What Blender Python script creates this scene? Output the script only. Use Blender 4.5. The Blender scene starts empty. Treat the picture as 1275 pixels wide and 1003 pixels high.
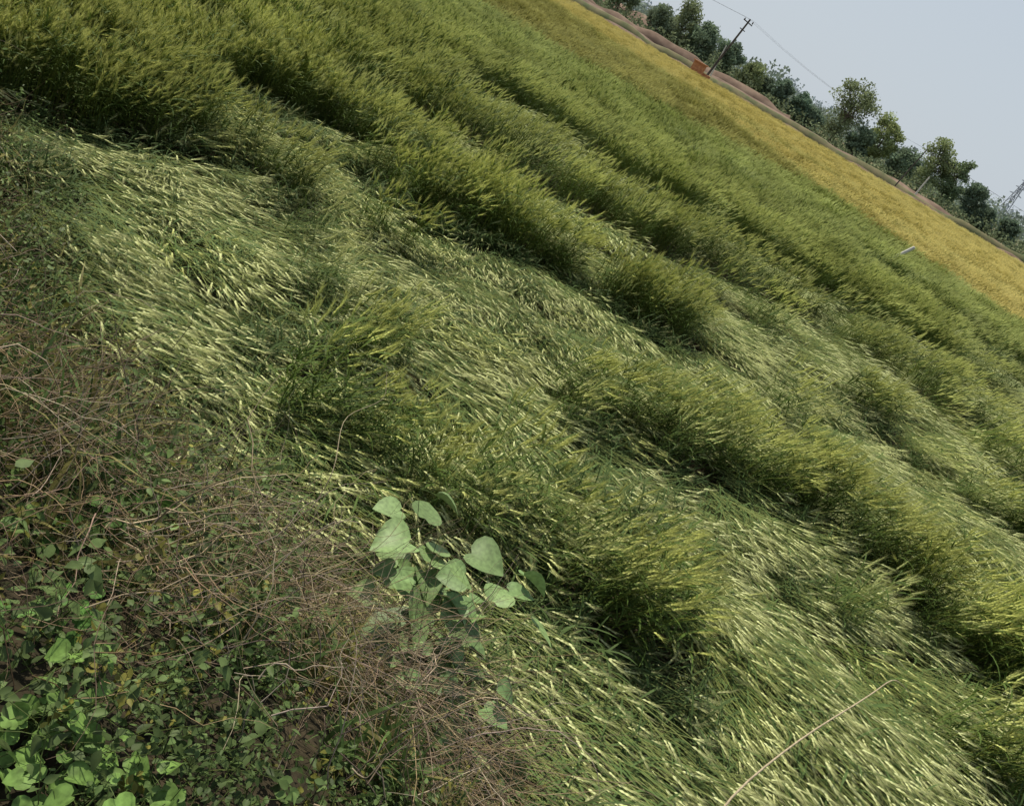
import bpy, math, random
import numpy as np
from mathutils import Vector, Matrix
rng=np.random.default_rng(11); random.seed(5)
scene=bpy.context.scene
H=3.0; TH=math.radians(26.6); PH=math.radians(30.2)
rad=math.radians

# ------------------------------------------------------------ helpers
_tab=np.random.default_rng(3).random((256,256))
def vn(x,y,seed=0):
    x=np.asarray(x,float)+seed*17.3; y=np.asarray(y,float)+seed*9.7
    xi=np.floor(x).astype(int); yi=np.floor(y).astype(int)
    fx=x-xi; fy=y-yi; fx=fx*fx*(3-2*fx); fy=fy*fy*(3-2*fy)
    a=_tab[xi&255,yi&255]; b=_tab[(xi+1)&255,yi&255]; c=_tab[xi&255,(yi+1)&255]; d=_tab[(xi+1)&255,(yi+1)&255]
    return (a*(1-fx)+b*fx)*(1-fy)+(c*(1-fx)+d*fx)*fy
def sst(a,b,x):
    t=np.clip((x-a)/(b-a),0,1); return t*t*(3-2*t)
def link(o,parent=None):
    scene.collection.objects.link(o)
    if parent: o.parent=parent
    return o
def mesh_from(name,V,faces,mats,midx=None,tint=None,smooth=False):
    me=bpy.data.meshes.new(name)
    me.from_pydata([tuple(v) for v in V],[],faces)
    for m in mats: me.materials.append(m)
    if midx is not None: me.polygons.foreach_set('material_index',np.asarray(midx,dtype=np.int32))
    if tint is not None:
        a=me.attributes.new('tint','FLOAT_COLOR','POINT')
        c=np.ones((len(V),4),dtype=np.float32); c[:,:3]=tint; a.data.foreach_set('color',c.ravel())
    if smooth: me.polygons.foreach_set('use_smooth',[True]*len(me.polygons))
    me.update(); return me
def fast_mesh(name,V,F,mats,tint=None,smooth=False):
    me=bpy.data.meshes.new(name); n=len(V); m,k=F.shape
    me.vertices.add(n); me.vertices.foreach_set('co',V.astype(np.float32).ravel())
    me.loops.add(m*k); me.loops.foreach_set('vertex_index',F.astype(np.int32).ravel())
    me.polygons.add(m); me.polygons.foreach_set('loop_start',np.arange(0,m*k,k,dtype=np.int32))
    if smooth: me.polygons.foreach_set('use_smooth',np.ones(m,dtype=bool))
    for q in mats: me.materials.append(q)
    if tint is not None:
        a=me.attributes.new('tint','FLOAT_COLOR','POINT')
        c=np.ones((n,4),dtype=np.float32); c[:,:3]=tint; a.data.foreach_set('color',c.ravel())
    me.update(calc_edges=True); me.validate(); return me
def mat_foliage(name,col,trans=0.3,rough=0.7,attr='GEOMETRY',noise=0.25,nscale=30,spec=0.12):
    m=bpy.data.materials.new(name); m.use_nodes=True; nt=m.node_tree; N=nt.nodes; N.clear(); L=nt.links
    out=N.new('ShaderNodeOutputMaterial')
    if spec>0:
        p=N.new('ShaderNodeBsdfPrincipled'); p.inputs['Roughness'].default_value=rough; p.inputs['Specular IOR Level'].default_value=spec; pc=p.inputs['Base Color']
    else:
        p=N.new('ShaderNodeBsdfDiffuse'); pc=p.inputs['Color']
    at=N.new('ShaderNodeAttribute'); at.attribute_type=attr; at.attribute_name='tint'
    mx=N.new('ShaderNodeMix'); mx.data_type='RGBA'; mx.blend_type='MULTIPLY'; mx.inputs[0].default_value=1
    mx.inputs[6].default_value=(*col,1); L.new(at.outputs['Color'],mx.inputs[7]); res=mx.outputs[2]
    if noise>0:
        geo=N.new('ShaderNodeNewGeometry'); nz=N.new('ShaderNodeTexNoise'); nz.inputs['Scale'].default_value=nscale
        L.new(geo.outputs['Position'],nz.inputs['Vector'])
        mr=N.new('ShaderNodeMapRange'); mr.inputs[1].default_value=.3; mr.inputs[2].default_value=.7; mr.inputs[3].default_value=1-noise; mr.inputs[4].default_value=1+noise
        L.new(nz.outputs['Fac'],mr.inputs[0])
        m2=N.new('ShaderNodeMix'); m2.data_type='RGBA'; m2.blend_type='MULTIPLY'; m2.inputs[0].default_value=1
        L.new(mx.outputs[2],m2.inputs[6]); L.new(mr.outputs[0],m2.inputs[7]); res=m2.outputs[2]
    L.new(res,pc)
    if trans>0:
        t=N.new('ShaderNodeBsdfTranslucent'); L.new(res,t.inputs['Color'])
        ms=N.new('ShaderNodeMixShader'); ms.inputs[0].default_value=trans
        L.new(p.outputs[0],ms.inputs[1]); L.new(t.outputs[0],ms.inputs[2]); L.new(ms.outputs[0],out.inputs[0])
    else: L.new(p.outputs[0],out.inputs[0])
    return m
def mat_noise(name,c1,c2,scale,rough=0.9,c3=None,bump=0.3):
    m=bpy.data.materials.new(name); m.use_nodes=True; nt=m.node_tree; N=nt.nodes; L=nt.links; p=N['Principled BSDF']
    p.inputs['Roughness'].default_value=rough; p.inputs['Specular IOR Level'].default_value=0.15
    geo=N.new('ShaderNodeNewGeometry'); nz=N.new('ShaderNodeTexNoise'); nz.inputs['Scale'].default_value=scale; nz.inputs['Detail'].default_value=8
    L.new(geo.outputs['Position'],nz.inputs['Vector'])
    cr=N.new('ShaderNodeValToRGB'); cr.color_ramp.elements[0].position=.35; cr.color_ramp.elements[1].position=.65
    cr.color_ramp.elements[0].color=(*c1,1); cr.color_ramp.elements[1].color=(*c2,1)
    if c3: e=cr.color_ramp.elements.new(.5); e.color=(*c3,1)
    L.new(nz.outputs['Fac'],cr.inputs[0]); L.new(cr.outputs[0],p.inputs['Base Color'])
    if bump:
        b=N.new('ShaderNodeBump'); b.inputs['Strength'].default_value=bump; L.new(nz.outputs['Fac'],b.inputs['Height']); L.new(b.outputs[0],p.inputs['Normal'])
    return m

# ------------------------------------------------------------ terrain
TX=[-40,-8,-4.5,-3.3,-2.2,-.7,.3,1.0,2,4,8,40]; TY=[7.0,6.4,5.4,4.45,3.6,3.1,3.0,2.35,1.5,.8,.3,-1]
def toe(x): return np.interp(x,TX,TY)+0.25*(vn(np.asarray(x)*1.3,0.5,2)-.5)
def terrain(x,y):
    b=1.3*sst(0,2.2,toe(x)-y)
    n=0.12*(vn(x*1.7,y*1.7,4)-.5)+0.05*(vn(x*6,y*6,5)-.5)
    near=sst(60,20,np.hypot(x,y))
    return b*(1+0.15*(vn(x*1.1,y*1.1,6)-.5))+n*near
def axis(lo,hi,step,far):
    a=list(np.arange(lo,hi,step)); s=step; v=hi
    while v<far: a.append(v); s*=1.25; v+=s
    s=step; v=lo-step
    while v>-far: a.insert(0,v); s*=1.25; v-=s
    return np.array(a)
xs=axis(-9,11,.12,3500); ys=axis(-3,12,.12,3500)
X,Y=np.meshgrid(xs,ys); Z=terrain(X,Y)
V=np.stack([X.ravel(),Y.ravel(),Z.ravel()],1); nx,ny=len(xs),len(ys)
i=np.arange(ny-1)[:,None]*nx+np.arange(nx-1)[None,:]; i=i.ravel()
Fq=np.stack([i,i+1,i+nx+1,i+nx],1)
gm=bpy.data.materials.new('ground_mat'); gm.use_nodes=True; nt=gm.node_tree; N=nt.nodes; L=nt.links; p=N['Principled BSDF']; p.inputs['Roughness'].default_value=.95; p.inputs['Specular IOR Level'].default_value=.1
geo=N.new('ShaderNodeNewGeometry'); sx=N.new('ShaderNodeSeparateXYZ'); L.new(geo.outputs['Position'],sx.inputs[0])
nz=N.new('ShaderNodeTexNoise'); nz.inputs['Scale'].default_value=9; nz.inputs['Detail'].default_value=8; L.new(geo.outputs['Position'],nz.inputs['Vector'])
cr=N.new('ShaderNodeValToRGB'); cr.color_ramp.elements[0].position=.35; cr.color_ramp.elements[1].position=.68
cr.color_ramp.elements[0].color=(.018,.018,.010,1); cr.color_ramp.elements[1].color=(.065,.05,.03,1); L.new(nz.outputs['Fac'],cr.inputs[0])
nz2=N.new('ShaderNodeTexNoise'); nz2.inputs['Scale'].default_value=.02; nz2.inputs['Detail'].default_value=6; L.new(geo.outputs['Position'],nz2.inputs['Vector'])
cr2=N.new('ShaderNodeValToRGB'); cr2.color_ramp.elements[0].position=.4; cr2.color_ramp.elements[1].position=.62
cr2.color_ramp.elements[0].color=(.085,.11,.045,1); cr2.color_ramp.elements[1].color=(.19,.15,.085,1); L.new(nz2.outputs['Fac'],cr2.inputs[0])
mr=N.new('ShaderNodeMapRange'); mr.inputs[1].default_value=25; mr.inputs[2].default_value=60; L.new(sx.outputs['Y'],mr.inputs[0])
mx=N.new('ShaderNodeMix'); mx.data_type='RGBA'; L.new(mr.outputs[0],mx.inputs[0]); L.new(cr.outputs[0],mx.inputs[6]); L.new(cr2.outputs[0],mx.inputs[7]); L.new(mx.outputs[2],p.inputs['Base Color'])
bp=N.new('ShaderNodeBump'); bp.inputs['Strength'].default_value=.6; bp.inputs['Distance'].default_value=.03; L.new(nz.outputs['Fac'],bp.inputs['Height']); L.new(bp.outputs[0],p.inputs['Normal'])
link(bpy.data.objects.new('ground',fast_mesh('ground',V,Fq,[gm],smooth=True)))

# ------------------------------------------------------------ wheat stalk variants
M_stem=mat_foliage('wheat_stem_mat',(.175,.20,.065),0,attr='INSTANCER',noise=0,spec=0)
M_ear=mat_foliage('wheat_ear_mat',(.54,.555,.26),0,attr='INSTANCER',noise=0,spec=0)
M_awn=mat_foliage('wheat_awn_mat',(.60,.60,.29),.35,attr='INSTANCER',noise=0,spec=0)
M_leaf=mat_foliage('wheat_leaf_mat',(.098,.148,.044),.2,attr='INSTANCER',noise=0,rough=.6,spec=.08)
class MB:
    def __init__(s): s.V=[];s.F=[];s.M=[]
    def ribbon(s,pts,widths,side,m):
        b=len(s.V)
        for q,w in zip(pts,widths):
            s.V.append(q-side*w*.5); s.V.append(q+side*w*.5)
        for k in range(len(pts)-1):
            a=b+2*k; s.F.append((a,a+1,a+3,a+2)); s.M.append(m)
    def tube(s,pts,rs,n,m):
        b=len(s.V)
        for k,q in enumerate(pts):
            d=(pts[min(k+1,len(pts)-1)]-pts[max(k-1,0)]).normalized()
            u=d.orthogonal().normalized(); w=d.cross(u)
            for j in range(n):
                a=2*math.pi*j/n; s.V.append(q+(u*math.cos(a)+w*math.sin(a))*rs[k])
        for k in range(len(pts)-1):
            for j in range(n):
                a=b+k*n+j; c=b+k*n+(j+1)%n; s.F.append((a,c,c+n,a+n)); s.M.append(m)
def stalk(mb,base,az,a0,a1,fast,Ln,lod,R,fi):
    d=Vector((math.cos(az),math.sin(az),0)); up=Vector((0,0,1)); side=Vector((-d.y,d.x,0))
    ns=[5,4,3][lod]; pts=[base.copy()]; q=base.copy(); wob=R.uniform(-.18,.18)
    for k in range(ns):
        t=(k+.5)/ns; a=a0+(a1-a0)*min(1,t*fast)
        q=q+(up*math.cos(a)+d*math.sin(a)+side*wob*t)*(Ln/ns); 
        if q.z<.03: q.z=.03
        pts.append(q.copy())
    w=[.004,.006,.012][lod]
    mb.ribbon(pts,[w]*len(pts),(side+up*.3).normalized(),0)
    if not (fi==3 and R.random()<.8):
        a=a1+R.uniform(-.15,.3); ed=(up*math.cos(a)+d*math.sin(a)+side*(wob+R.uniform(-.3,.3))).normalized()
        el=R.uniform(.07,.105)*[1,1.05,1.2][lod]; er=[.0066,.008,.013][lod]
        eu=ed.orthogonal().normalized(); ew=ed.cross(eu)
        if lod==0:
            ep=[];rr=[]
            for k in range(8):
                ep.append(pts[-1]+ed*el*k/7+up*(-.012*(k/7)**2)); rr.append(er*(.35,1.12,.62,1.2,.66,1.1,.6,.15)[k])
            mb.tube(ep,rr,3,1)
        elif lod==1:
            ep=[pts[-1]+ed*el*k/3 for k in range(4)]; mb.tube(ep,[er*.4,er,er*.85,er*.2],3,1)
        else:
            ep=[pts[-1],pts[-1]+ed*el*.5,pts[-1]+ed*el]; mb.tube(ep,[er*.4,er,er*.2],3,1)
        na=[20,9,4][lod]; aw=[.0022,.004,.007][lod]
        for k in range(na):
            t=.02+.98*k/na; b0=pts[-1]+ed*el*t; ph=k*2.4+R.random()
            o=(eu*math.cos(ph)+ew*math.sin(ph)); dd=(ed+o*R.uniform(.12,.34)+up*-.06).normalized()
            ln=R.uniform(.055,.09)*[1,1.05,1.2][lod]; sd=dd.cross(Vector((R.uniform(-1,1),R.uniform(-1,1),R.uniform(-1,1)))).normalized()
            b=len(mb.V); mb.V+= [b0-sd*aw*.5,b0+sd*aw*.5,b0+dd*ln]; mb.F.append((b,b+1,b+2)); mb.M.append(2)
    nl={0:[4,3,1],1:[2,1,1],2:[1,1,1],3:[5,4,3]}[fi][lod]
    if fi in (1,2) and lod==0 and R.random()<.4: nl+=1
    for k in range(nl):
        t=R.uniform(.12,.68) if (R.random()<.85 or fi==2) else .92; j=t*ns; i0=min(int(j),ns-1); b0=pts[i0].lerp(pts[i0+1],j-i0)
        la=az+R.uniform(-1.3,1.3) if R.random()<.75 else R.uniform(0,6.28)
        ld=Vector((math.cos(la),math.sin(la),0)); ls=Vector((-ld.y,ld.x,R.uniform(-.4,.4))).normalized()
        an=R.uniform(.2,.7)+ (a1*.5); LL=R.uniform(.14,.25); bend=R.uniform(.5,1.6); lp=[b0]; qq=b0.copy(); nn=[4,3,2][lod]
        for c in range(nn):
            an2=an+bend*(c/nn); qq=qq+(up*math.cos(an2)+ld*math.sin(an2))*(LL/nn); qq.z=max(qq.z,.02); lp.append(qq.copy())
        W=R.uniform(.008,.013)*[1,1.2,2][lod]
        mb.ribbon(lp,[W*.5]+[W]*(nn-1)+[W*.08],ls,3)
fams=[ (.0,.46,1.2,.76), (.5,1.25,2.1,.70), (.85,1.47,3.3,.68), (.2,.9,1.4,.36) ]
NV=[7,6,4]; NS=[36,42,55]; SP=[.17,.25,.40]
wc=bpy.data.collections.new('wheat_stalk_variants'); idx_of={}
cnt=0
for lod in range(3):
    for fi,(a0,a1,fs,Ln) in enumerate(fams):
        idx_of[(lod,fi)]=cnt
        for v in range(NV[lod]):
            R=random.Random(cnt*7+1); mb=MB()
            for s_ in range(int(NS[lod]*(1,1,1.22,.8)[fi])):
                b=Vector((R.uniform(-1,1)*SP[lod],R.uniform(-1,1)*SP[lod],0))
                if fi==2: b.z=R.uniform(0,.10)
                stalk(mb,b,R.gauss(0,(.26,.27,.24,.7)[fi]),a0+R.uniform(-.12,.12),a1+R.gauss(0,(.2,.15,.13,.2)[fi]),fs*R.uniform(.85,1.2),Ln*R.uniform(.78,1.1),lod,R,fi)
            me=mesh_from('wheat_stalks_%03d'%cnt,mb.V,mb.F,[M_stem,M_ear,M_awn,M_leaf],mb.M)
            o=bpy.data.objects.new('wheat_stalks_%03d'%cnt,me); wc.objects.link(o); cnt+=1
def gn_instancer(coll):
    g=bpy.data.node_groups.new('scatter','GeometryNodeTree')
    g.interface.new_socket('Geometry',in_out='INPUT',socket_type='NodeSocketGeometry'); g.interface.new_socket('Geometry',in_out='OUTPUT',socket_type='NodeSocketGeometry')
    n=g.nodes; l=g.links; gi=n.new('NodeGroupInput'); go=n.new('NodeGroupOutput')
    ci=n.new('GeometryNodeCollectionInfo'); ci.inputs[0].default_value=coll; ci.inputs['Separate Children'].default_value=True; ci.inputs['Reset Children'].default_value=True
    ip=n.new('GeometryNodeInstanceOnPoints'); ip.inputs['Pick Instance'].default_value=True
    def na(nm,ty):
        q=n.new('GeometryNodeInputNamedAttribute'); q.data_type=ty; q.inputs['Name'].default_value=nm
        return [o for o in q.outputs if o.enabled and o.name=='Attribute'][0]
    l.new(gi.outputs[0],ip.inputs['Points']); l.new(ci.outputs[0],ip.inputs['Instance'])
    l.new(na('vidx','INT'),ip.inputs['Instance Index']); l.new(na('vrot','FLOAT_VECTOR'),ip.inputs['Rotation']); l.new(na('vscl','FLOAT_VECTOR'),ip.inputs['Scale'])
    l.new(ip.outputs[0],go.inputs[0]); return g
GN=gn_instancer(wc)
def scatter(name,P,idx,rot,scl,tint):
    me=bpy.data.meshes.new(name); me.vertices.add(len(P)); me.vertices.foreach_set('co',P.astype(np.float32).ravel())
    a=me.attributes.new('vidx','INT','POINT'); a.data.foreach_set('value',idx.astype(np.int32))
    a=me.attributes.new('vrot','FLOAT_VECTOR','POINT'); a.data.foreach_set('vector',rot.astype(np.float32).ravel())
    a=me.attributes.new('vscl','FLOAT_VECTOR','POINT'); a.data.foreach_set('vector',scl.astype(np.float32).ravel())
    a=me.attributes.new('tint','FLOAT_COLOR','POINT'); c=np.ones((len(P),4),dtype=np.float32); c[:,:3]=tint; a.data.foreach_set('color',c.ravel())
    o=link(bpy.data.objects.new(name,me)); m=o.modifiers.new('scatter','NODES'); m.node_group=GN; return o

# ------------------------------------------------------------ where the crop stands and where the wind flattened it
RIDGES=[([(-9,6.9),(-5.0,6.3),(-4.3,6.9),(-4.0,7.5)],.5),
 ([(-9,7.9),(-5.0,7.7)],.8),
 ([(-7.5,9.0),(-5.1,9.0),(-3.9,9.9),(-2.2,11.7)],.42),
 ([(-2.5,8.9),(-1.4,9.7),(-.2,9.8),(1.2,9.7)],.38),
 ([(.6,6.3),(1.7,6.95),(2.9,6.85),(3.95,6.25),(4.9,6.1),(7,5.85)],.34),
 ([(-1.05,5.15),(-.78,5.4)],.14),
 ([(.1,4.35),(.65,4.42),(1.4,4.2),(1.85,3.9)],.18),
 ([(-3.6,14.0),(-1.6,14.3),(.3,14.2),(1.9,14.9)],.5),
 ([(-2.1,7.4),(-1.6,7.4)],.14),([(-3.1,6.9),(-2.7,7.3)],.14),
 ([(.2,21),(3.5,23.5),(6.6,21.5)],.9),
 ([(3.8,11.1),(4.7,10.7)],.25),([(4.8,9.9),(5.8,9.7),(9,10)],.25),
 ([(2.4,15),(4.2,14.1),(8,14.2),(14,14)],.35),
 ([(2.5,8.3),(2.85,8.4)],.13),
 ([(-1.1,3.85),(-.4,3.95),(.1,3.9)],.11),
 ([(6,12.2),(11,12)],.22),([(3.8,4.5),(6.5,4.3)],.17),([(1.2,12.2),(3.2,12.3)],.17)]
def standing(x,y):
    wx=x+.5*(vn(x*1.1,y*1.1,8)-.5)+.26*(vn(x*4,y*4,9)-.5); wy=y+.75*(vn(x*1.1,y*1.1,10)-.5)+.32*(vn(x*3.5,y*3.5,12)-.5)
    s=np.zeros_like(x)
    for pts,r in RIDGES:
        for (ax,ay),(bx,by) in zip(pts[:-1],pts[1:]):
            dx,dy=bx-ax,by-ay; t=np.clip(((wx-ax)*dx+(wy-ay)*dy)/(dx*dx+dy*dy),0,1)
            d=np.hypot(wx-ax-dx*t,wy-ay-dy*t); s=np.maximum(s,1-sst(r-.06,r+.12,d))
    n=vn(x*.16+3,y*.55+x*.03,14); n2=vn(x*.5,y*1.2,15)
    f=sst(.48,.62,n*.7+n2*.3+.035*(y-17)-.015*np.clip(x,0,6)+.05*sst(0,-4,x))
    f=f*sst(10.5,12.5,y)
    bl=sst(-3.6,-4.6,x)*sst(9.3,10.1,y)
    s=np.maximum(s,np.maximum(f,bl))
    s=s*(.35+.65*sst(.15,.30,vn(x*1.0,y*1.6,17)+.3*sst(12,18,y)))
    s=np.maximum(s,.55*sst(.80,.88,vn(x*1.9,y*2.6,18)))
    return s
def field_zone(x0f,x1f,y0,y1,sp,lod):
    P=[]
    for y in np.arange(y0,y1,sp):
        xx=np.arange(x0f(y),x1f(y),sp); P.append(np.stack([xx,np.full_like(xx,y)],1))
    P=np.concatenate(P); P+=rng.uniform(-.5,.5,P.shape)*sp
    return P
BX=[-400,-60,-11,0,6.2,13,22,60,400]; BY=[97,90,61,53,38.5,29.5,21.2,4,-60]
def bound(x): return np.interp(x,BX,BY)
def build(P,lod,ripe=False):
    x,y=P[:,0],P[:,1]
    n=len(x); z=terrain(x,y)
    s=standing(x,y)
    if lod==2: s=np.maximum(s,sst(26,34,y)) if not ripe else np.ones(n)
    r=s+rng.normal(0,.05,n)
    fam=np.where(r>.60,0,np.where(r>.38,1,2))
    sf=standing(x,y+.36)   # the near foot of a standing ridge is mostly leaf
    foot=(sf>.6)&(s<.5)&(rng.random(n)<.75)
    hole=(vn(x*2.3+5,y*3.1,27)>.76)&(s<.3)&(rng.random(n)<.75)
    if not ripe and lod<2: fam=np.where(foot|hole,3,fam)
    nvv=NV[lod]; base=np.array([idx_of[(lod,k)] for k in range(4)])
    idx=base[fam]+rng.integers(0,nvv,n)
    flow=-.68-.35*(vn(x*.35,y*.35,20)-.5)*2 -.22*sst(6,2,y)+.40*sst(-.5,-2.5,x)
    flow=flow+1.0*(vn(x*1.1,y*1.1,21)-.5)+.5*(vn(x*3.1,y*3.1,22)-.5)+rng.normal(0,.15,n)
    wild=rng.random(n)<.05; flow=np.where(wild,flow+rng.uniform(-1.3,1.3,n),flow)
    tx=rng.normal(0,.06,n); ty=rng.normal(0,.05,n)+.12*(vn(x*2.2,y*2.2,23)-.5)
    rot=np.stack([tx,ty,flow],1)
    sc=np.where(fam==0,.70+.30*s,.95)*rng.uniform(.84,1.13,n)
    hz=np.where(fam==2,rng.uniform(.65,1.1,n)*(.42+.72*vn(x*2.2,y*2.2,24)),1)
    if ripe: sc=rng.uniform(.8,1,n)
    scl=np.stack([sc,sc,sc*hz],1)
    z=z+np.where(fam==2,.17*vn(x*1.5,y*2.0,26),0)
    v=.85+.30*vn(x*.8,y*.8,25)
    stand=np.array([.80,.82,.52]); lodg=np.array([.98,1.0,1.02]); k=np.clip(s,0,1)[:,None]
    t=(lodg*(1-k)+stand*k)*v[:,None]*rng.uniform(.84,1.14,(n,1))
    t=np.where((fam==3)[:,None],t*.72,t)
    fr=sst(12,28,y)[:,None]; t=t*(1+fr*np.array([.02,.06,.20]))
    if not ripe:
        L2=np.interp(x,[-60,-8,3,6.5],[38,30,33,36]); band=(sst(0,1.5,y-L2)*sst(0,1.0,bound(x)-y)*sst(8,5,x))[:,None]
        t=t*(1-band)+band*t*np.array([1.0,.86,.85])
    else:
        st=vn(x*.06,y*.5,31)[:,None]
        t=np.array([1.22,1.02,.76])*(.9+.2*st)*rng.uniform(.9,1.1,(n,1))
        gr=sst(.6,.85,vn(x*.05,y*.2,33))[:,None]; t=t*(1-gr*.3)+gr*.3*np.array([.9,.92,.75])
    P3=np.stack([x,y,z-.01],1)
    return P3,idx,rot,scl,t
A=[]
P=field_zone(lambda y:-(.95*y+2.2),lambda y:1.05*y+2.5,0.4,11,.26,0)
P=P[P[:,1]>toe(P[:,0])-.1]; A.append(build(P,0))
P=field_zone(lambda y:-(.75*y+4),lambda y:1.05*y+2.5,11,30,.41,1); P=P[P[:,1]<bound(P[:,0])]; A.append(build(P,1))
P=field_zone(lambda y:-(.6*y+6),lambda y:1.0*y+4,30,94,.68,2); P=P[P[:,1]<bound(P[:,0])-.2]; A.append(build(P,2))
print('wheat pts',[len(a[0]) for a in A])
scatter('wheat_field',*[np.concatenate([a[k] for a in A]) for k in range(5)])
P=field_zone(lambda y:-(.4*y+10),lambda y:1.0*y+8,20,97,.72,2); P=P[(P[:,1]>bound(P[:,0])+.7)&(P[:,1]<95.5+2*np.sin(P[:,0]*.1))]
scatter('ripe_wheat_field',*build(P,2,True)); print('ripe',len(P))

# ------------------------------------------------------------ bank vegetation
def tubes(name,paths,radii,mats,tints,n=3):
    Vs=[];Fs=[];T=[];off=0
    for pth,r,tc in zip(paths,radii,tints):
        pth=np.asarray(pth,float); k=len(pth); d=np.gradient(pth,axis=0); d/=np.linalg.norm(d,axis=1)[:,None]+1e-9
        ref=np.array([.3,.2,.93]) if abs(d[0][2])<.9 else np.array([1,0,0.]); u=np.cross(d,ref); u/=np.linalg.norm(u,axis=1)[:,None]+1e-9; w=np.cross(d,u)
        rr=r*np.linspace(1,.35,k) if np.isscalar(r) else np.asarray(r)
        a=np.arange(n)*2*math.pi/n
        ring=pth[:,None,:]+rr[:,None,None]*(u[:,None,:]*np.cos(a)[None,:,None]+w[:,None,:]*np.sin(a)[None,:,None])
        Vs.append(ring.reshape(-1,3)); i=(np.arange(k-1)[:,None]*n); j=np.arange(n)[None,:]
        q=np.stack([i+j,i+(j+1)%n,i+n+(j+1)%n,i+n+j],-1).reshape(-1,4)+off; Fs.append(q); T.append(np.tile(tc,(k*n,1))); off+=k*n
    return fast_mesh(name,np.concatenate(Vs),np.concatenate(Fs),mats,np.concatenate(T))
_h=[(0,.03,0),(-.14,-.08,.01),(-.32,-.06,.05),(-.46,.08,.09),(-.50,.28,.10),(-.43,.52,.07),(-.27,.76,.02),(-.10,.93,-.04),(0,1.02,-.07),(.10,.93,-.04),(.27,.76,.02),(.43,.52,.07),(.50,.28,.10),(.46,.08,.09),(.32,-.06,.05),(.14,-.08,.01)]
HEART=np.array(_h+[(0,.28,.0),(0,.6,-.02)])
HEARTF=np.array([(16,k,k+1) for k in range(0,5)]+[(17,k,k+1) for k in range(5,11)]+[(16,k,k+1) for k in range(11,15)]+[(16,15,0),(16,5,17),(16,17,11)])
OVAL=np.array([(0,0,0),(-.22,.35,.05),(0,1,-.05),(.22,.35,.05)]); OVALF=np.array([(0,1,2),(0,2,3)])
OV6=np.array([(0,0,0),(-.26,.22,.06),(-.30,.52,.05),(0,1,-.08),(.30,.52,.05),(.26,.22,.06),(0,.45,-.01)]); OV6F=np.array([(6,k,(k+1)%6) for k in range(6)])
BLADE=np.array([(-.02,0,0),(.02,0,0),(-.022,.3,.10),(.022,.3,.10),(-.018,.6,.12),(.018,.6,.12),(-.01,.85,.05),(.01,.85,.05),(0,1.05,-.06)])
BLADEF=np.array([(0,1,3),(0,3,2),(2,3,5),(2,5,4),(4,5,7),(4,7,6),(6,7,8)])
def leaves(name,tv,tf,P,D,S,mat,T,roll=.5,upv=(0,0,1)):
    n=len(P); D=D/np.linalg.norm(D,axis=1)[:,None]; nrm=np.array(upv)+rng.normal(0,roll,(n,3))
    Xx=np.cross(D,nrm); Xx/=np.linalg.norm(Xx,axis=1)[:,None]+1e-9; Zz=np.cross(Xx,D)
    wv=rng.uniform(.65,1.15,(n,1,1))
    V=P[:,None,:]+S[:,None,None]*(wv*tv[None,:,0:1]*Xx[:,None,:]+tv[None,:,1:2]*D[:,None,:]+tv[None,:,2:3]*Zz[:,None,:]*rng.uniform(.3,2.2,(n,1,1)))
    F=tf[None]+ (np.arange(n)*len(tv))[:,None,None]
    return fast_mesh(name,V.reshape(-1,3),F.reshape(-1,3),[mat],np.repeat(T,len(tv),0),smooth=True)
M_twig=mat_foliage('dry_twig_mat',(.29,.24,.17),0,rough=.85,nscale=60,spec=0)
M_weed=mat_foliage('weed_leaf_mat',(.115,.165,.055),.25,rough=.5,nscale=40)
M_grass=mat_foliage('bank_grass_mat',(.20,.21,.09),.25,rough=.6,nscale=40)
M_broad=mat_foliage('broad_leaf_mat',(.15,.25,.06),.2,rough=.5,nscale=60,noise=.35)
M_heart=mat_foliage('heart_leaf_mat',(.17,.25,.09),.10,rough=.5,nscale=50,spec=.25)
def wander(p,d,ln,k,jit,droop,R=rng):
    p=np.array(p,float); d=np.array(d,float); d/=np.linalg.norm(d); out=[p.copy()]
    for _ in range(k):
        d=d+R.normal(0,jit,3)+np.array([0,0,-droop]); d/=np.linalg.norm(d); p=p+d*ln/k
        gz=float(terrain(p[0],p[1]))+.02
        if p[2]<gz: p[2]=gz; d[2]=abs(d[2])*.3
        out.append(p.copy())
    return out
paths=[];rs=[];ts=[]
def on_bank(n,xr,dr):
    x=rng.uniform(*xr,n); y=toe(x)-rng.uniform(*dr,n); return x,y
def add_twigs(n,xr,dr,main,ln,h=(0,.35),jit=.22,droop=.05,rad_=(.001,.0024),col=(1,1,1)):
    x,y=on_bank(n,xr,dr)
    for a,b in zip(x,y):
        if a*a+b*b<1.0: continue
        z=float(terrain(a,b))+rng.uniform(*h); d=np.array(main)+rng.normal(0,.55,3)
        paths.append(wander((a,b,z),d,rng.uniform(*ln),9,jit,droop)); rs.append(rng.uniform(*rad_)); 
        ts.append(np.array(col)*rng.uniform(.25,1.3)*np.array([1,rng.uniform(.92,1.04),rng.uniform(.8,1.15)]))
add_twigs(700,(-1.3,.6),(.2,1.9),(.5,.5,.25),(.2,.6),h=(0,.4))
add_twigs(1050,(-4.9,-1.0),(.0,2.6),(.3,.4,.6),(.2,.5),h=(.05,.5),col=(.85,.8,.75),jit=.33)
add_twigs(700,(-1.9,-.4),(.8,2.2),(.4,.1,.2),(.2,.5),h=(.1,.45),col=(.85,.75,.65),jit=.35,rad_=(.0008,.0018))
add_twigs(850,(-.6,.8),(.25,1.5),(.85,-.1,.05),(.35,.8),h=(0,.36),col=(1.0,.92,.8),rad_=(.0008,.0016),jit=.16)
add_twigs(150,(.5,2.2),(.0,.7),(.7,.2,.1),(.3,.7),h=(0,.15),col=(.9,.85,.65))
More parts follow.
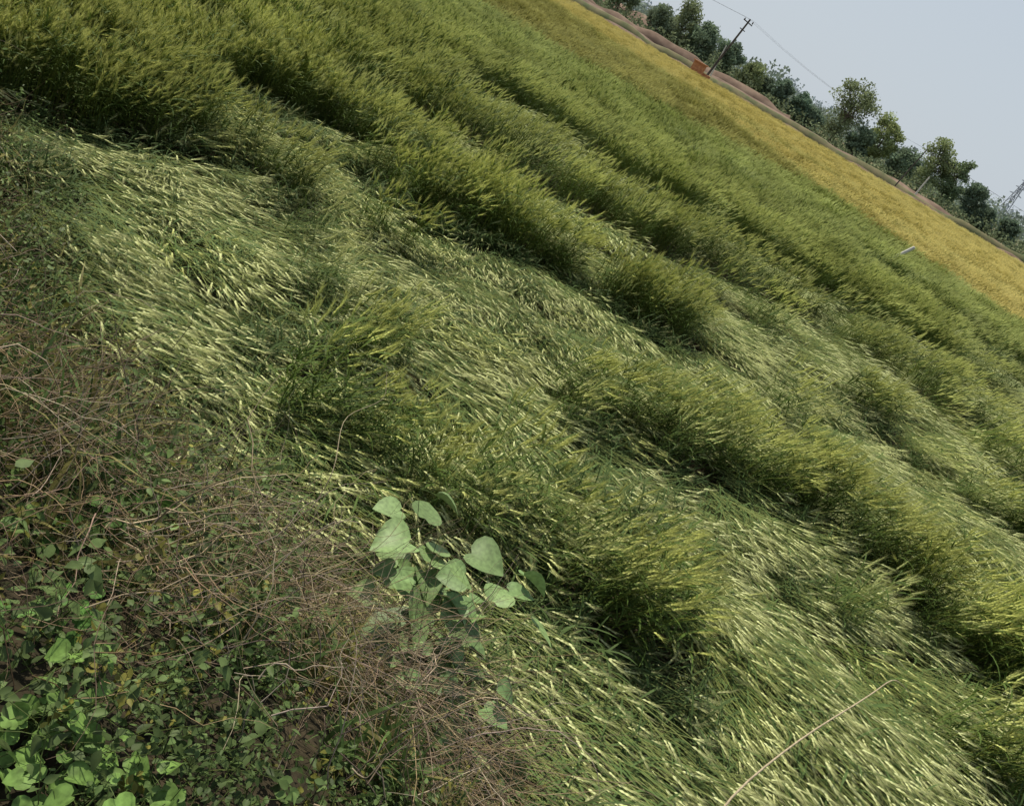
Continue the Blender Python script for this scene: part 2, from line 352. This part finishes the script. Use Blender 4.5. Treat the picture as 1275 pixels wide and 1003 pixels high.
add_twigs(95,(-2.8,.6),(.3,2.1),(.4,.3,.5),(.35,.8),h=(.15,.42),rad_=(.0018,.0034),col=(1.3,1.3,1.2),jit=.33)
add_twigs(300,(-9,-4.5),(0,2.6),(.3,.4,.5),(.25,.8)); add_twigs(250,(2.,8),(0,1.6),(.3,.4,.3),(.25,.8))
link(bpy.data.objects.new('dry_brushwood',tubes('dry_brushwood',paths,rs,[M_twig],ts)))
paths=[];rs=[];ts=[];LP=[];LD=[];LS=[];LT=[]
def add_weeds(n,xr,dr,h=(.15,.5),nl=14,ls=(.018,.045),col=(1,1,1),thin=1.0,sc=2.2):
    x,y=on_bank(n,xr,dr)
    for a,b in zip(x,y):
        if vn(a*sc,b*sc,40)>thin or a*a+b*b<.7: continue
        z=float(terrain(a,b)); L_=rng.uniform(*h)*1.3
        pth=wander((a,b,z),(rng.normal(.1,.5),rng.normal(.1,.5),1),L_,7,.22,.06); paths.append(pth); rs.append(.0016); ts.append(np.array([.8,.75,.6]))
        c=np.array(col)*rng.uniform(.45,1.35); s0=rng.uniform(.45,1.2)
        if rng.random()<.12: c=c*np.array([1.6,1.05,.7])
        for _ in range(nl):
            t=rng.uniform(.15,1)*6.99; k=int(t); q=pth[k]+(pth[k+1]-pth[k])*(t-k)
            az=rng.uniform(0,6.28); LP.append(q+rng.normal(0,.015,3)); LD.append((math.cos(az),math.sin(az),rng.uniform(-.8,.6))); LS.append(rng.uniform(*ls)*s0); LT.append(c*rng.uniform(.75,1.25))
add_weeds(1350,(-3.3,-.5),(.0,2.5),thin=.52)
add_weeds(450,(-2.6,-.9),(.6,2.2),(.1,.4),ls=(.018,.036),col=(.8,.85,.7))
add_weeds(450,(-.9,1.0),(-.05,2.2),(.08,.28),thin=.55,ls=(.02,.04))
add_weeds(420,(-.5,.7),(1.5,2.5),(.06,.2),ls=(.015,.035),col=(.8,.85,.8))
add_weeds(1400,(-5.2,-2.2),(-.1,2.5),(.15,.6),ls=(.02,.042),col=(1.,1.,.85),thin=.62)
add_weeds(300,(.5,2.2),(.0,.9),(.1,.3),thin=.6,ls=(.02,.04))
add_weeds(500,(-10,-5),(0,3),(.15,.5)); add_weeds(300,(2,9),(.2,2.5),(.15,.4)); add_weeds(400,(-3,5),(2.2,4.5),(.1,.3))
weeds=bpy.data.objects.new('bank_weeds',None); link(weeds)
link(bpy.data.objects.new('stems',tubes('weed_stems',paths,rs,[M_weed],ts)),weeds)
link(bpy.data.objects.new('leaves',leaves('weed_leaves',OV6,OV6F,np.array(LP),np.array(LD),np.array(LS),M_weed,np.array(LT))),weeds)
GP=[];GD=[];GS=[];GT=[]
def add_grass(n,xr,dr,nb,ln,dry):
    x,y=on_bank(n,xr,dr)
    for a,b in zip(x,y):
        if a*a+b*b<.8: continue
        isdry=rng.random()<dry; c=np.array([1.25,1.1,.9]) if isdry else np.array([.5,.75,.5]); c=c*rng.uniform(.5,1.15)
        la=rng.uniform(0,6.28)
        for _ in range(nb):
            px,py=a+rng.normal(0,.035),b+rng.normal(0,.035); az=rng.uniform(0,6.28); k=rng.uniform(.2,1.1)
            GP.append((px,py,float(terrain(px,py)))); GD.append((math.cos(az)*k+.3*math.cos(la),math.sin(az)*k+.3*math.sin(la),1)); GS.append(rng.uniform(*ln)); GT.append(c*rng.uniform(.8,1.2))
add_grass(170,(-5,-.9),(-.1,2.4),16,(.2,.5),.5); add_grass(120,(-.9,2.0),(-.1,1.6),16,(.12,.35),.5); add_grass(90,(-9,-5),(0,2.5),16,(.2,.5),.5); add_grass(90,(2,8),(0,2),16,(.2,.4),.5)
link(bpy.data.objects.new('bank_grass',leaves('bank_grass',BLADE*np.array([1,1,1.3]),BLADEF,np.array(GP),np.array(GD,float),np.array(GS),M_grass,np.array(GT),1.0)))
def broad_plant(name,base,h,n,ls,spread,mat,tint,lean=(0,0),flat=(-.5,.15)):
    root=link(bpy.data.objects.new(name,None)); pa=[];r_=[];t_=[];P_=[];D_=[];S_=[];T_=[]
    z=float(terrain(base[0],base[1]))
    for s_ in range(max(3,n//6)):
        st=wander((base[0]+rng.normal(0,.03),base[1]+rng.normal(0,.03),z),(rng.normal(lean[0],spread),rng.normal(lean[1],spread),1),h*rng.uniform(.7,1.05),7,.08,.02)
        pa.append(st); r_.append(.0035); t_.append((1.0,1.0,.9))
        for k in range(6):
            t=min(6.99,2.2+4.7*(k+rng.random()*.6)/6); i0=int(t); q=st[i0]+(st[i0+1]-st[i0])*(t-i0); az=k*2.4+rng.random()
            d=np.array([math.cos(az),math.sin(az),rng.uniform(.1,.7)]); pet=wander(q,d,ls*rng.uniform(.5,1.0),3,.05,.1); pa.append(pet); r_.append(.0014); t_.append((1.0,1.0,.9))
            P_.append(pet[-1]); D_.append((d[0],d[1],rng.uniform(*flat))); S_.append(ls*rng.uniform(.55,1.15)); T_.append(np.array(tint)*rng.uniform(.7,1.25))
    link(bpy.data.objects.new('stems',tubes(name+'_stems',pa,r_,[M_weed],t_)),root)
    link(bpy.data.objects.new('leaves',leaves(name+'_leaves',HEART*np.array([1.15,1,1.4]),HEARTF,np.array(P_),np.array(D_),np.array(S_),mat,np.array(T_),.35)),root)
broad_plant('heart_leaf_plant',(.10,2.78),1.02,30,.15,.10,M_heart,(1,1,1.0),(-.03,.0))
broad_plant('heart_leaf_plant',(.22,2.64),.86,30,.135,.13,M_heart,(.95,1,1),(.05,0))
broad_plant('heart_leaf_plant',(.36,2.5),.64,24,.115,.18,M_heart,(.85,.9,.9))
broad_plant('heart_leaf_plant',(.5,2.3),.42,18,.09,.3,M_heart,(.75,.8,.75))
for bx,by in [(-.40,.98),(-.30,.85),(-.52,1.02),(-.20,.95),(-.45,.82),(-.68,1.25),(-.12,.85),(-.6,.9)]:
    broad_plant('broadleaf_weed',(bx,by),rng.uniform(.10,.2),18,.05,.5,M_broad,(1,1,1) if by<1.2 else (.7,.85,.8))
for bx,by in [(-2.0,2.6),(-1.2,2.3),(-1.0,1.75),(-2.7,3.4),(-.7,2.6),(.35,2.1),(-2.3,2.2)]:
    broad_plant('broadleaf_weed',(bx,by),rng.uniform(.3,.45),18,.055,.4,M_broad,(.5,.58,.5))
def stalk_obj(name,pts,r):
    pts=np.array(pts,float); t=np.linspace(0,len(pts)-1,24); sm=np.stack([np.interp(t,range(len(pts)),pts[:,k]) for k in range(3)],1)
    for _ in range(3): sm[1:-1]=(sm[:-2]+sm[1:-1]*2+sm[2:])/4
    link(bpy.data.objects.new(name,tubes(name,[sm],[r],[M_twig],[(1.4,1.4,1.3)],6)))
stalk_obj('dry_stalk',[(1.55,2.2,.3),(1.66,2.66,.5),(2.05,3.2,.62),(2.5,3.75,.68),(2.75,4.1,.66),(2.95,4.2,.56)],.006)
stalk_obj('dry_stalk',[(-.62,3.2,.2),(-.6,3.3,.5),(-.75,3.6,.62),(-.6,3.75,.75),(-.68,3.85,.85)],.003)

# ------------------------------------------------------------ distance
M_bark=mat_noise('bark_mat',(.09,.07,.05),(.17,.14,.11),12)
M_tree=mat_foliage('tree_leaf_mat',(.23,.27,.14),.3,nscale=.6,noise=.2,spec=0)
def tree(name,x,y,h,w,seed,tint=(1,1,1),lt=.42,nl=4900,crown0=.14):
    R=np.random.default_rng(seed); root=link(bpy.data.objects.new(name,None)); pa=[];r_=[];t_=[]
    top=np.array([x+R.normal(0,.2),y,h*.62]); pa.append(np.linspace((x,y,-.1),top,6)+np.concatenate([np.zeros((1,3)),R.normal(0,.07,(5,3))*np.array([1,1,0])])); r_.append(h*.028); t_.append((1,1,1))
    C=[]
    ncl=30
    for k in range(ncl):
        az=k*2.4+R.random(); el=R.uniform(0,1)**.8; rr=w*.5*math.sqrt(max(.05,1-(el*2-1)**2*.8))*R.uniform(.25,.85)
        c=np.array([x+rr*math.cos(az),y+rr*math.sin(az),h*(crown0+(1-crown0)*(.08+.86*el))]); C.append((c,w*R.uniform(.13,.22)))
        b=pa[0][min(5,2+int(el*4))]; mid=(b+c)/2+np.array([0,0,-.1*h*R.random()]); pa.append([b,mid,c]); r_.append(h*.009); t_.append((1,1,1))
    link(bpy.data.objects.new('trunk_and_limbs',tubes(name+'_limbs',pa,r_,[M_bark],t_,5)),root)
    P_=[];T_=[]
    for c,cr_ in C:
        m=int(nl/ncl); q=R.normal(0,1,(m,3)); q/=np.linalg.norm(q,axis=1)[:,None]; q*=(R.random((m,1))**.45)*cr_*np.array([1,1,.8]); P_.append(c+q)
        T_.append(np.tile(np.array(tint)*R.uniform(.75,1.2),(m,1))*R.uniform(.85,1.15,(m,1)))
    P_=np.concatenate(P_); T_=np.concatenate(T_); D_=R.normal(0,1,P_.shape)
    link(bpy.data.objects.new('crown',leaves(name+'_crown',OVAL*np.array([2,1,1]),OVALF,P_,D_,R.uniform(.5,1,len(P_))*lt,M_tree,T_,.8)),root)
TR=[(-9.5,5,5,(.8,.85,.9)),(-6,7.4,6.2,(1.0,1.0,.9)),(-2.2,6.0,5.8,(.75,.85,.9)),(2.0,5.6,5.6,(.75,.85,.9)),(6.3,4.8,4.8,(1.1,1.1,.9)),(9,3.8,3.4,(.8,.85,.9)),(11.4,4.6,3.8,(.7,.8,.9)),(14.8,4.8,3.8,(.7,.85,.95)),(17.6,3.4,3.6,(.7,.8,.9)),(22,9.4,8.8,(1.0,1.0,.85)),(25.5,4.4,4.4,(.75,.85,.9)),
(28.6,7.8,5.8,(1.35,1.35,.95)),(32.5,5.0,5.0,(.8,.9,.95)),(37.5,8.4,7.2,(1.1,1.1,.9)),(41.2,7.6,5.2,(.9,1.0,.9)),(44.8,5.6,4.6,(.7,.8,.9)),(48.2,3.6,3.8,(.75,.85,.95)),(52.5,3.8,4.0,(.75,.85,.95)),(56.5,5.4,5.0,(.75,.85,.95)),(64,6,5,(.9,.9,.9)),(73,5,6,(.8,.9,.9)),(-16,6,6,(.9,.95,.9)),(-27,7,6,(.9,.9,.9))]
for k,(tx_,h,w,c) in enumerate(TR): tree('broadleaf_tree',tx_,135+rng.uniform(-4,4),h*1.06,w,100+k,tuple(np.array(c)*np.array([1.05,1.05,1.2])))  # extra blue puts distance haze into the crown tints
def mass(name,y0,y1,x0,x1,n,hm,lt,mat,seed):
    R=np.random.default_rng(seed); x=R.uniform(x0,x1,n); y=R.uniform(y0,y1,n)
    hh=hm*(.35+1.0*vn(x*(1.2/hm),y*.02,seed)*(.5+.8*vn(x*(4/hm),y*.05,seed+1))); z=hh*R.random(n)**.8
    tn=(.75+.5*vn(x*(2/hm),z*(2/hm),seed+2))[:,None]*np.array([1,1,1])*R.uniform(.85,1.15,(n,1))
    link(bpy.data.objects.new(name,leaves(name,OVAL*np.array([2,1,1]),OVALF,np.stack([x,y,z],1),R.normal(0,1,(n,3)),R.uniform(.5,1,n)*lt,mat,tn,.8)))
M_haze1=mat_foliage('scrub_leaf_mat',(.165,.20,.11),.2,nscale=.3,spec=0); M_haze2=mat_foliage('distant_tree_haze_mat',(.21,.255,.20),.2,nscale=.1,spec=0); M_haze3=mat_foliage('horizon_tree_haze_mat',(.32,.37,.38),.2,nscale=.05,spec=0)  # air haze painted into the leaf colours: far rows paler and bluer
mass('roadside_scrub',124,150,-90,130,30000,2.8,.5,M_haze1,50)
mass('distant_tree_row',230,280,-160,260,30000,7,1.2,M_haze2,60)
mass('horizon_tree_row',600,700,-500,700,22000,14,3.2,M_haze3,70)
M_dirt=mat_noise('red_earth_mat',(.125,.083,.058),(.24,.17,.12),.6,c3=(.18,.122,.086))
M_verge=mat_noise('verge_mat',(.10,.12,.05),(.20,.17,.09),.8)
def strip(name,yc,w,hgt,x0,x1,mat,seed,amp=1.0):
    xx=np.arange(x0,x1,1.0); pr=np.array([-1,-.7,-.35,0,.35,.7,1]); hp=np.array([-.15,.55,.95,1,.95,.55,-.15])
    yc_=yc+amp*2*(vn(xx*.03,0*xx,seed)-.5); ww=w*(.7+.6*vn(xx*.15,0*xx+3,seed))*.5
    V=np.stack([np.repeat(xx,7),(yc_[:,None]+ww[:,None]*pr[None]).ravel(),((hgt*(.6+.7*vn(xx*.35,0*xx+5,seed)))[:,None]*hp[None]).ravel()],1)
    i=(np.arange(len(xx)-1)[:,None]*7+np.arange(6)[None]).ravel(); F_=np.stack([i,i+7,i+8,i+1],1)
    link(bpy.data.objects.new(name,fast_mesh(name,V,F_,[mat],smooth=True)))
strip('earth_bund',99,3.5,.7,-120,140,M_dirt,80)
strip('grass_verge',104.5,2.5,1.1,-120,140,M_verge,82)
strip('dirt_road',112,9,1.05,-120,160,M_dirt,81)
strip('earth_bund',120,4,1.8,-120,14,M_dirt,83)
strip('bare_earth_bank',165,16,2.6,-150,-10,M_dirt,84)
M_pole=mat_noise('weathered_wood_mat',(.05,.045,.04),(.10,.085,.07),3); M_conc=mat_noise('concrete_mat',(.42,.40,.36),(.6,.58,.52),6); M_brick=mat_noise('brick_mat',(.38,.15,.07),(.5,.24,.12),4)
def box(mb,c,s):
    b=len(mb.V)
    for dz in (-1,1):
        for dx,dy in ((-1,-1),(1,-1),(1,1),(-1,1)): mb.V.append(Vector((c[0]+dx*s[0]/2,c[1]+dy*s[1]/2,c[2]+dz*s[2]/2)))
    for f in ((3,2,1,0),(4,5,6,7),(0,1,5,4),(1,2,6,5),(2,3,7,6),(3,0,4,7)): mb.F.append(tuple(b+q for q in f)); mb.M.append(0)
def pole(name,x,y,h,lean,mat,arm=True,r=.15):
    mb=MB(); T=Vector((math.sin(lean)*h,0,math.cos(lean)*h)); mb.tube([Vector((0,0,-.3)),T*.5,T],[r,r*.85,r*.65],8,0)
    if arm:
        c=T*.95; mb.tube([c+Vector((-.6,0,.1)),c+Vector((.6,0,-.1))],[.06,.06],5,0)
        for k in (-.5,0,.5): mb.tube([c+Vector((k,0,.02)),c+Vector((k,0,.16)),c+Vector((k,0,.30))],[.05,.08,.04],6,0)
        c=T*.84; mb.tube([c+Vector((-.35,0,.05)),c+Vector((.35,0,-.05))],[.05,.05],5,0)
    o=link(bpy.data.objects.new(name,mesh_from(name,mb.V,mb.F,[mat],mb.M))); o.location=(x,y,0); return Vector((x,y,0))+T
p1=pole('electric_pole',.3,102,8.0,rad(8.5),M_pole)
p2=pole('electric_pole',25.4,102,5.6,rad(6),M_pole,False,.085)
p3=pole('electric_pole',-55,102,8,rad(2),M_pole); p4=pole('electric_pole',75,106,6,rad(-2),M_pole)
pole('concrete_post',29.0,106,3.4,rad(3),M_conc,False,.12); pole('concrete_post',.9,106,4.6,rad(-3),M_conc,False,.09)
pw=[];
for a,b in ((p3,p1),(p1,p2),(p2,p4)):
    for k in (-.5,0,.5):
        t=np.linspace(0,1,16); q=np.array(a)[None]*(1-t)[:,None]+np.array(b)[None]*t[:,None]; q[:,0]+=k; q[:,2]-=4*.7*t*(1-t); pw.append(q)
link(bpy.data.objects.new('power_lines',tubes('power_lines',pw,[np.full(16,.006)]*len(pw),[M_pole],[(1,1,1)]*len(pw))))
mb=MB(); box(mb,(0,0,.8),(1.5,1.1,1.6)); box(mb,(0,0,1.65),(1.8,1.4,.1)); box(mb,(1.2,0,.45),(.9,.9,.9)); box(mb,(-.2,-.57,.6),(.45,.05,1.0))
o=link(bpy.data.objects.new('brick_pump_box',mesh_from('brick_pump_box',mb.V,mb.F,[M_brick],mb.M))); o.location=(-.8,97.0,.1)
mb=MB(); mb.tube([Vector((0,0,0)),Vector((.12,0,.6)),Vector((.45,0,1.18)),Vector((.46,0,1.19))],[.055,.055,.05,.02],6,0)
o=link(bpy.data.objects.new('concrete_marker_post',mesh_from('concrete_marker_post',mb.V,mb.F,[M_conc],mb.M))); o.location=(8.0,27.2,0)
mb=MB(); lv=[0,10,19,27,34,39,44]; wd=[4,3,2.2,1.6,1.2,.9,.3]
cor=[[Vector((sx_*w,sy*w,z)) for sx_,sy in ((-1,-1),(1,-1),(1,1),(-1,1))] for z,w in zip(lv,wd)]
for k in range(6):
    for j in range(4):
        mb.tube([cor[k][j],cor[k+1][j]],[.34,.32],4,0); mb.tube([cor[k][j],cor[k+1][(j+1)%4]],[.2,.2],3,0); mb.tube([cor[k][(j+1)%4],cor[k+1][j]],[.2,.2],3,0)
for z,w in ((27,8),(33,6.5),(39,5)):
    mb.tube([Vector((-w,0,z)),Vector((0,0,z+1.6)),Vector((w,0,z))],[.2,.35,.2],4,0); mb.tube([Vector((-w,0,z)),Vector((w,0,z))],[.28,.28],4,0)
M_steel=mat_noise('hazy_steel_mat',(.28,.30,.34),(.34,.36,.40),1)
o=link(bpy.data.objects.new('transmission_tower',mesh_from('transmission_tower',mb.V,mb.F,[M_steel],mb.M))); o.location=(283,780,0); o.rotation_euler[2]=.5

# ------------------------------------------------------------ light
el=rad(55); az=rad(-38)
w=bpy.data.worlds.new('World'); scene.world=w; w.use_nodes=True; nt=w.node_tree; bg=nt.nodes['Background']
sky=nt.nodes.new('ShaderNodeTexSky'); sky.sky_type='NISHITA'; sky.sun_disc=False; sky.sun_elevation=el; sky.sun_rotation=az; sky.dust_density=1.0; sky.air_density=1.0; sky.ozone_density=1.5
tc=nt.nodes.new('ShaderNodeTexCoord'); sp=nt.nodes.new('ShaderNodeSeparateXYZ'); nt.links.new(tc.outputs['Generated'],sp.inputs[0])
mr=nt.nodes.new('ShaderNodeMapRange'); mr.interpolation_type='SMOOTHSTEP'; mr.inputs[1].default_value=0; mr.inputs[2].default_value=.8; mr.inputs[3].default_value=.95; mr.inputs[4].default_value=.45; nt.links.new(sp.outputs['Z'],mr.inputs[0])
hz_=nt.nodes.new('ShaderNodeMix'); hz_.data_type='RGBA'; nt.links.new(mr.outputs[0],hz_.inputs[0]); nt.links.new(sky.outputs[0],hz_.inputs[6]); hz_.inputs[7].default_value=(4.15,4.6,5.05,1)
nt.links.new(hz_.outputs[2],bg.inputs[0]); bg.inputs[1].default_value=.13
sl=bpy.data.lights.new('sun','SUN'); sl.energy=5.0; sl.angle=rad(.6); sl.color=(1,.93,.80); so=link(bpy.data.objects.new('sun',sl))
dv=Vector((math.sin(az)*math.cos(el),math.cos(az)*math.cos(el),math.sin(el))); so.rotation_euler=dv.to_track_quat('Z','Y').to_euler(); so.location=(0,0,50)
# ------------------------------------------------------------ camera
cd=bpy.data.cameras.new('Camera'); cam=link(bpy.data.objects.new('Camera',cd)); cd.sensor_width=36; cd.lens=28.2; cd.clip_start=.05; cd.clip_end=6000
F_=Vector((0,math.cos(TH),-math.sin(TH))); r0=Vector((1,0,0)); u0=Vector((0,math.sin(TH),math.cos(TH)))
Xc=r0*math.cos(PH)+u0*math.sin(PH); Yc=-r0*math.sin(PH)+u0*math.cos(PH)
M=Matrix((Xc,Yc,-F_)).transposed().to_4x4(); M.translation=Vector((0,0,H)); cam.matrix_world=M
scene.camera=cam
scene.view_settings.view_transform='Standard'; scene.view_settings.look='None'; scene.view_settings.exposure=0
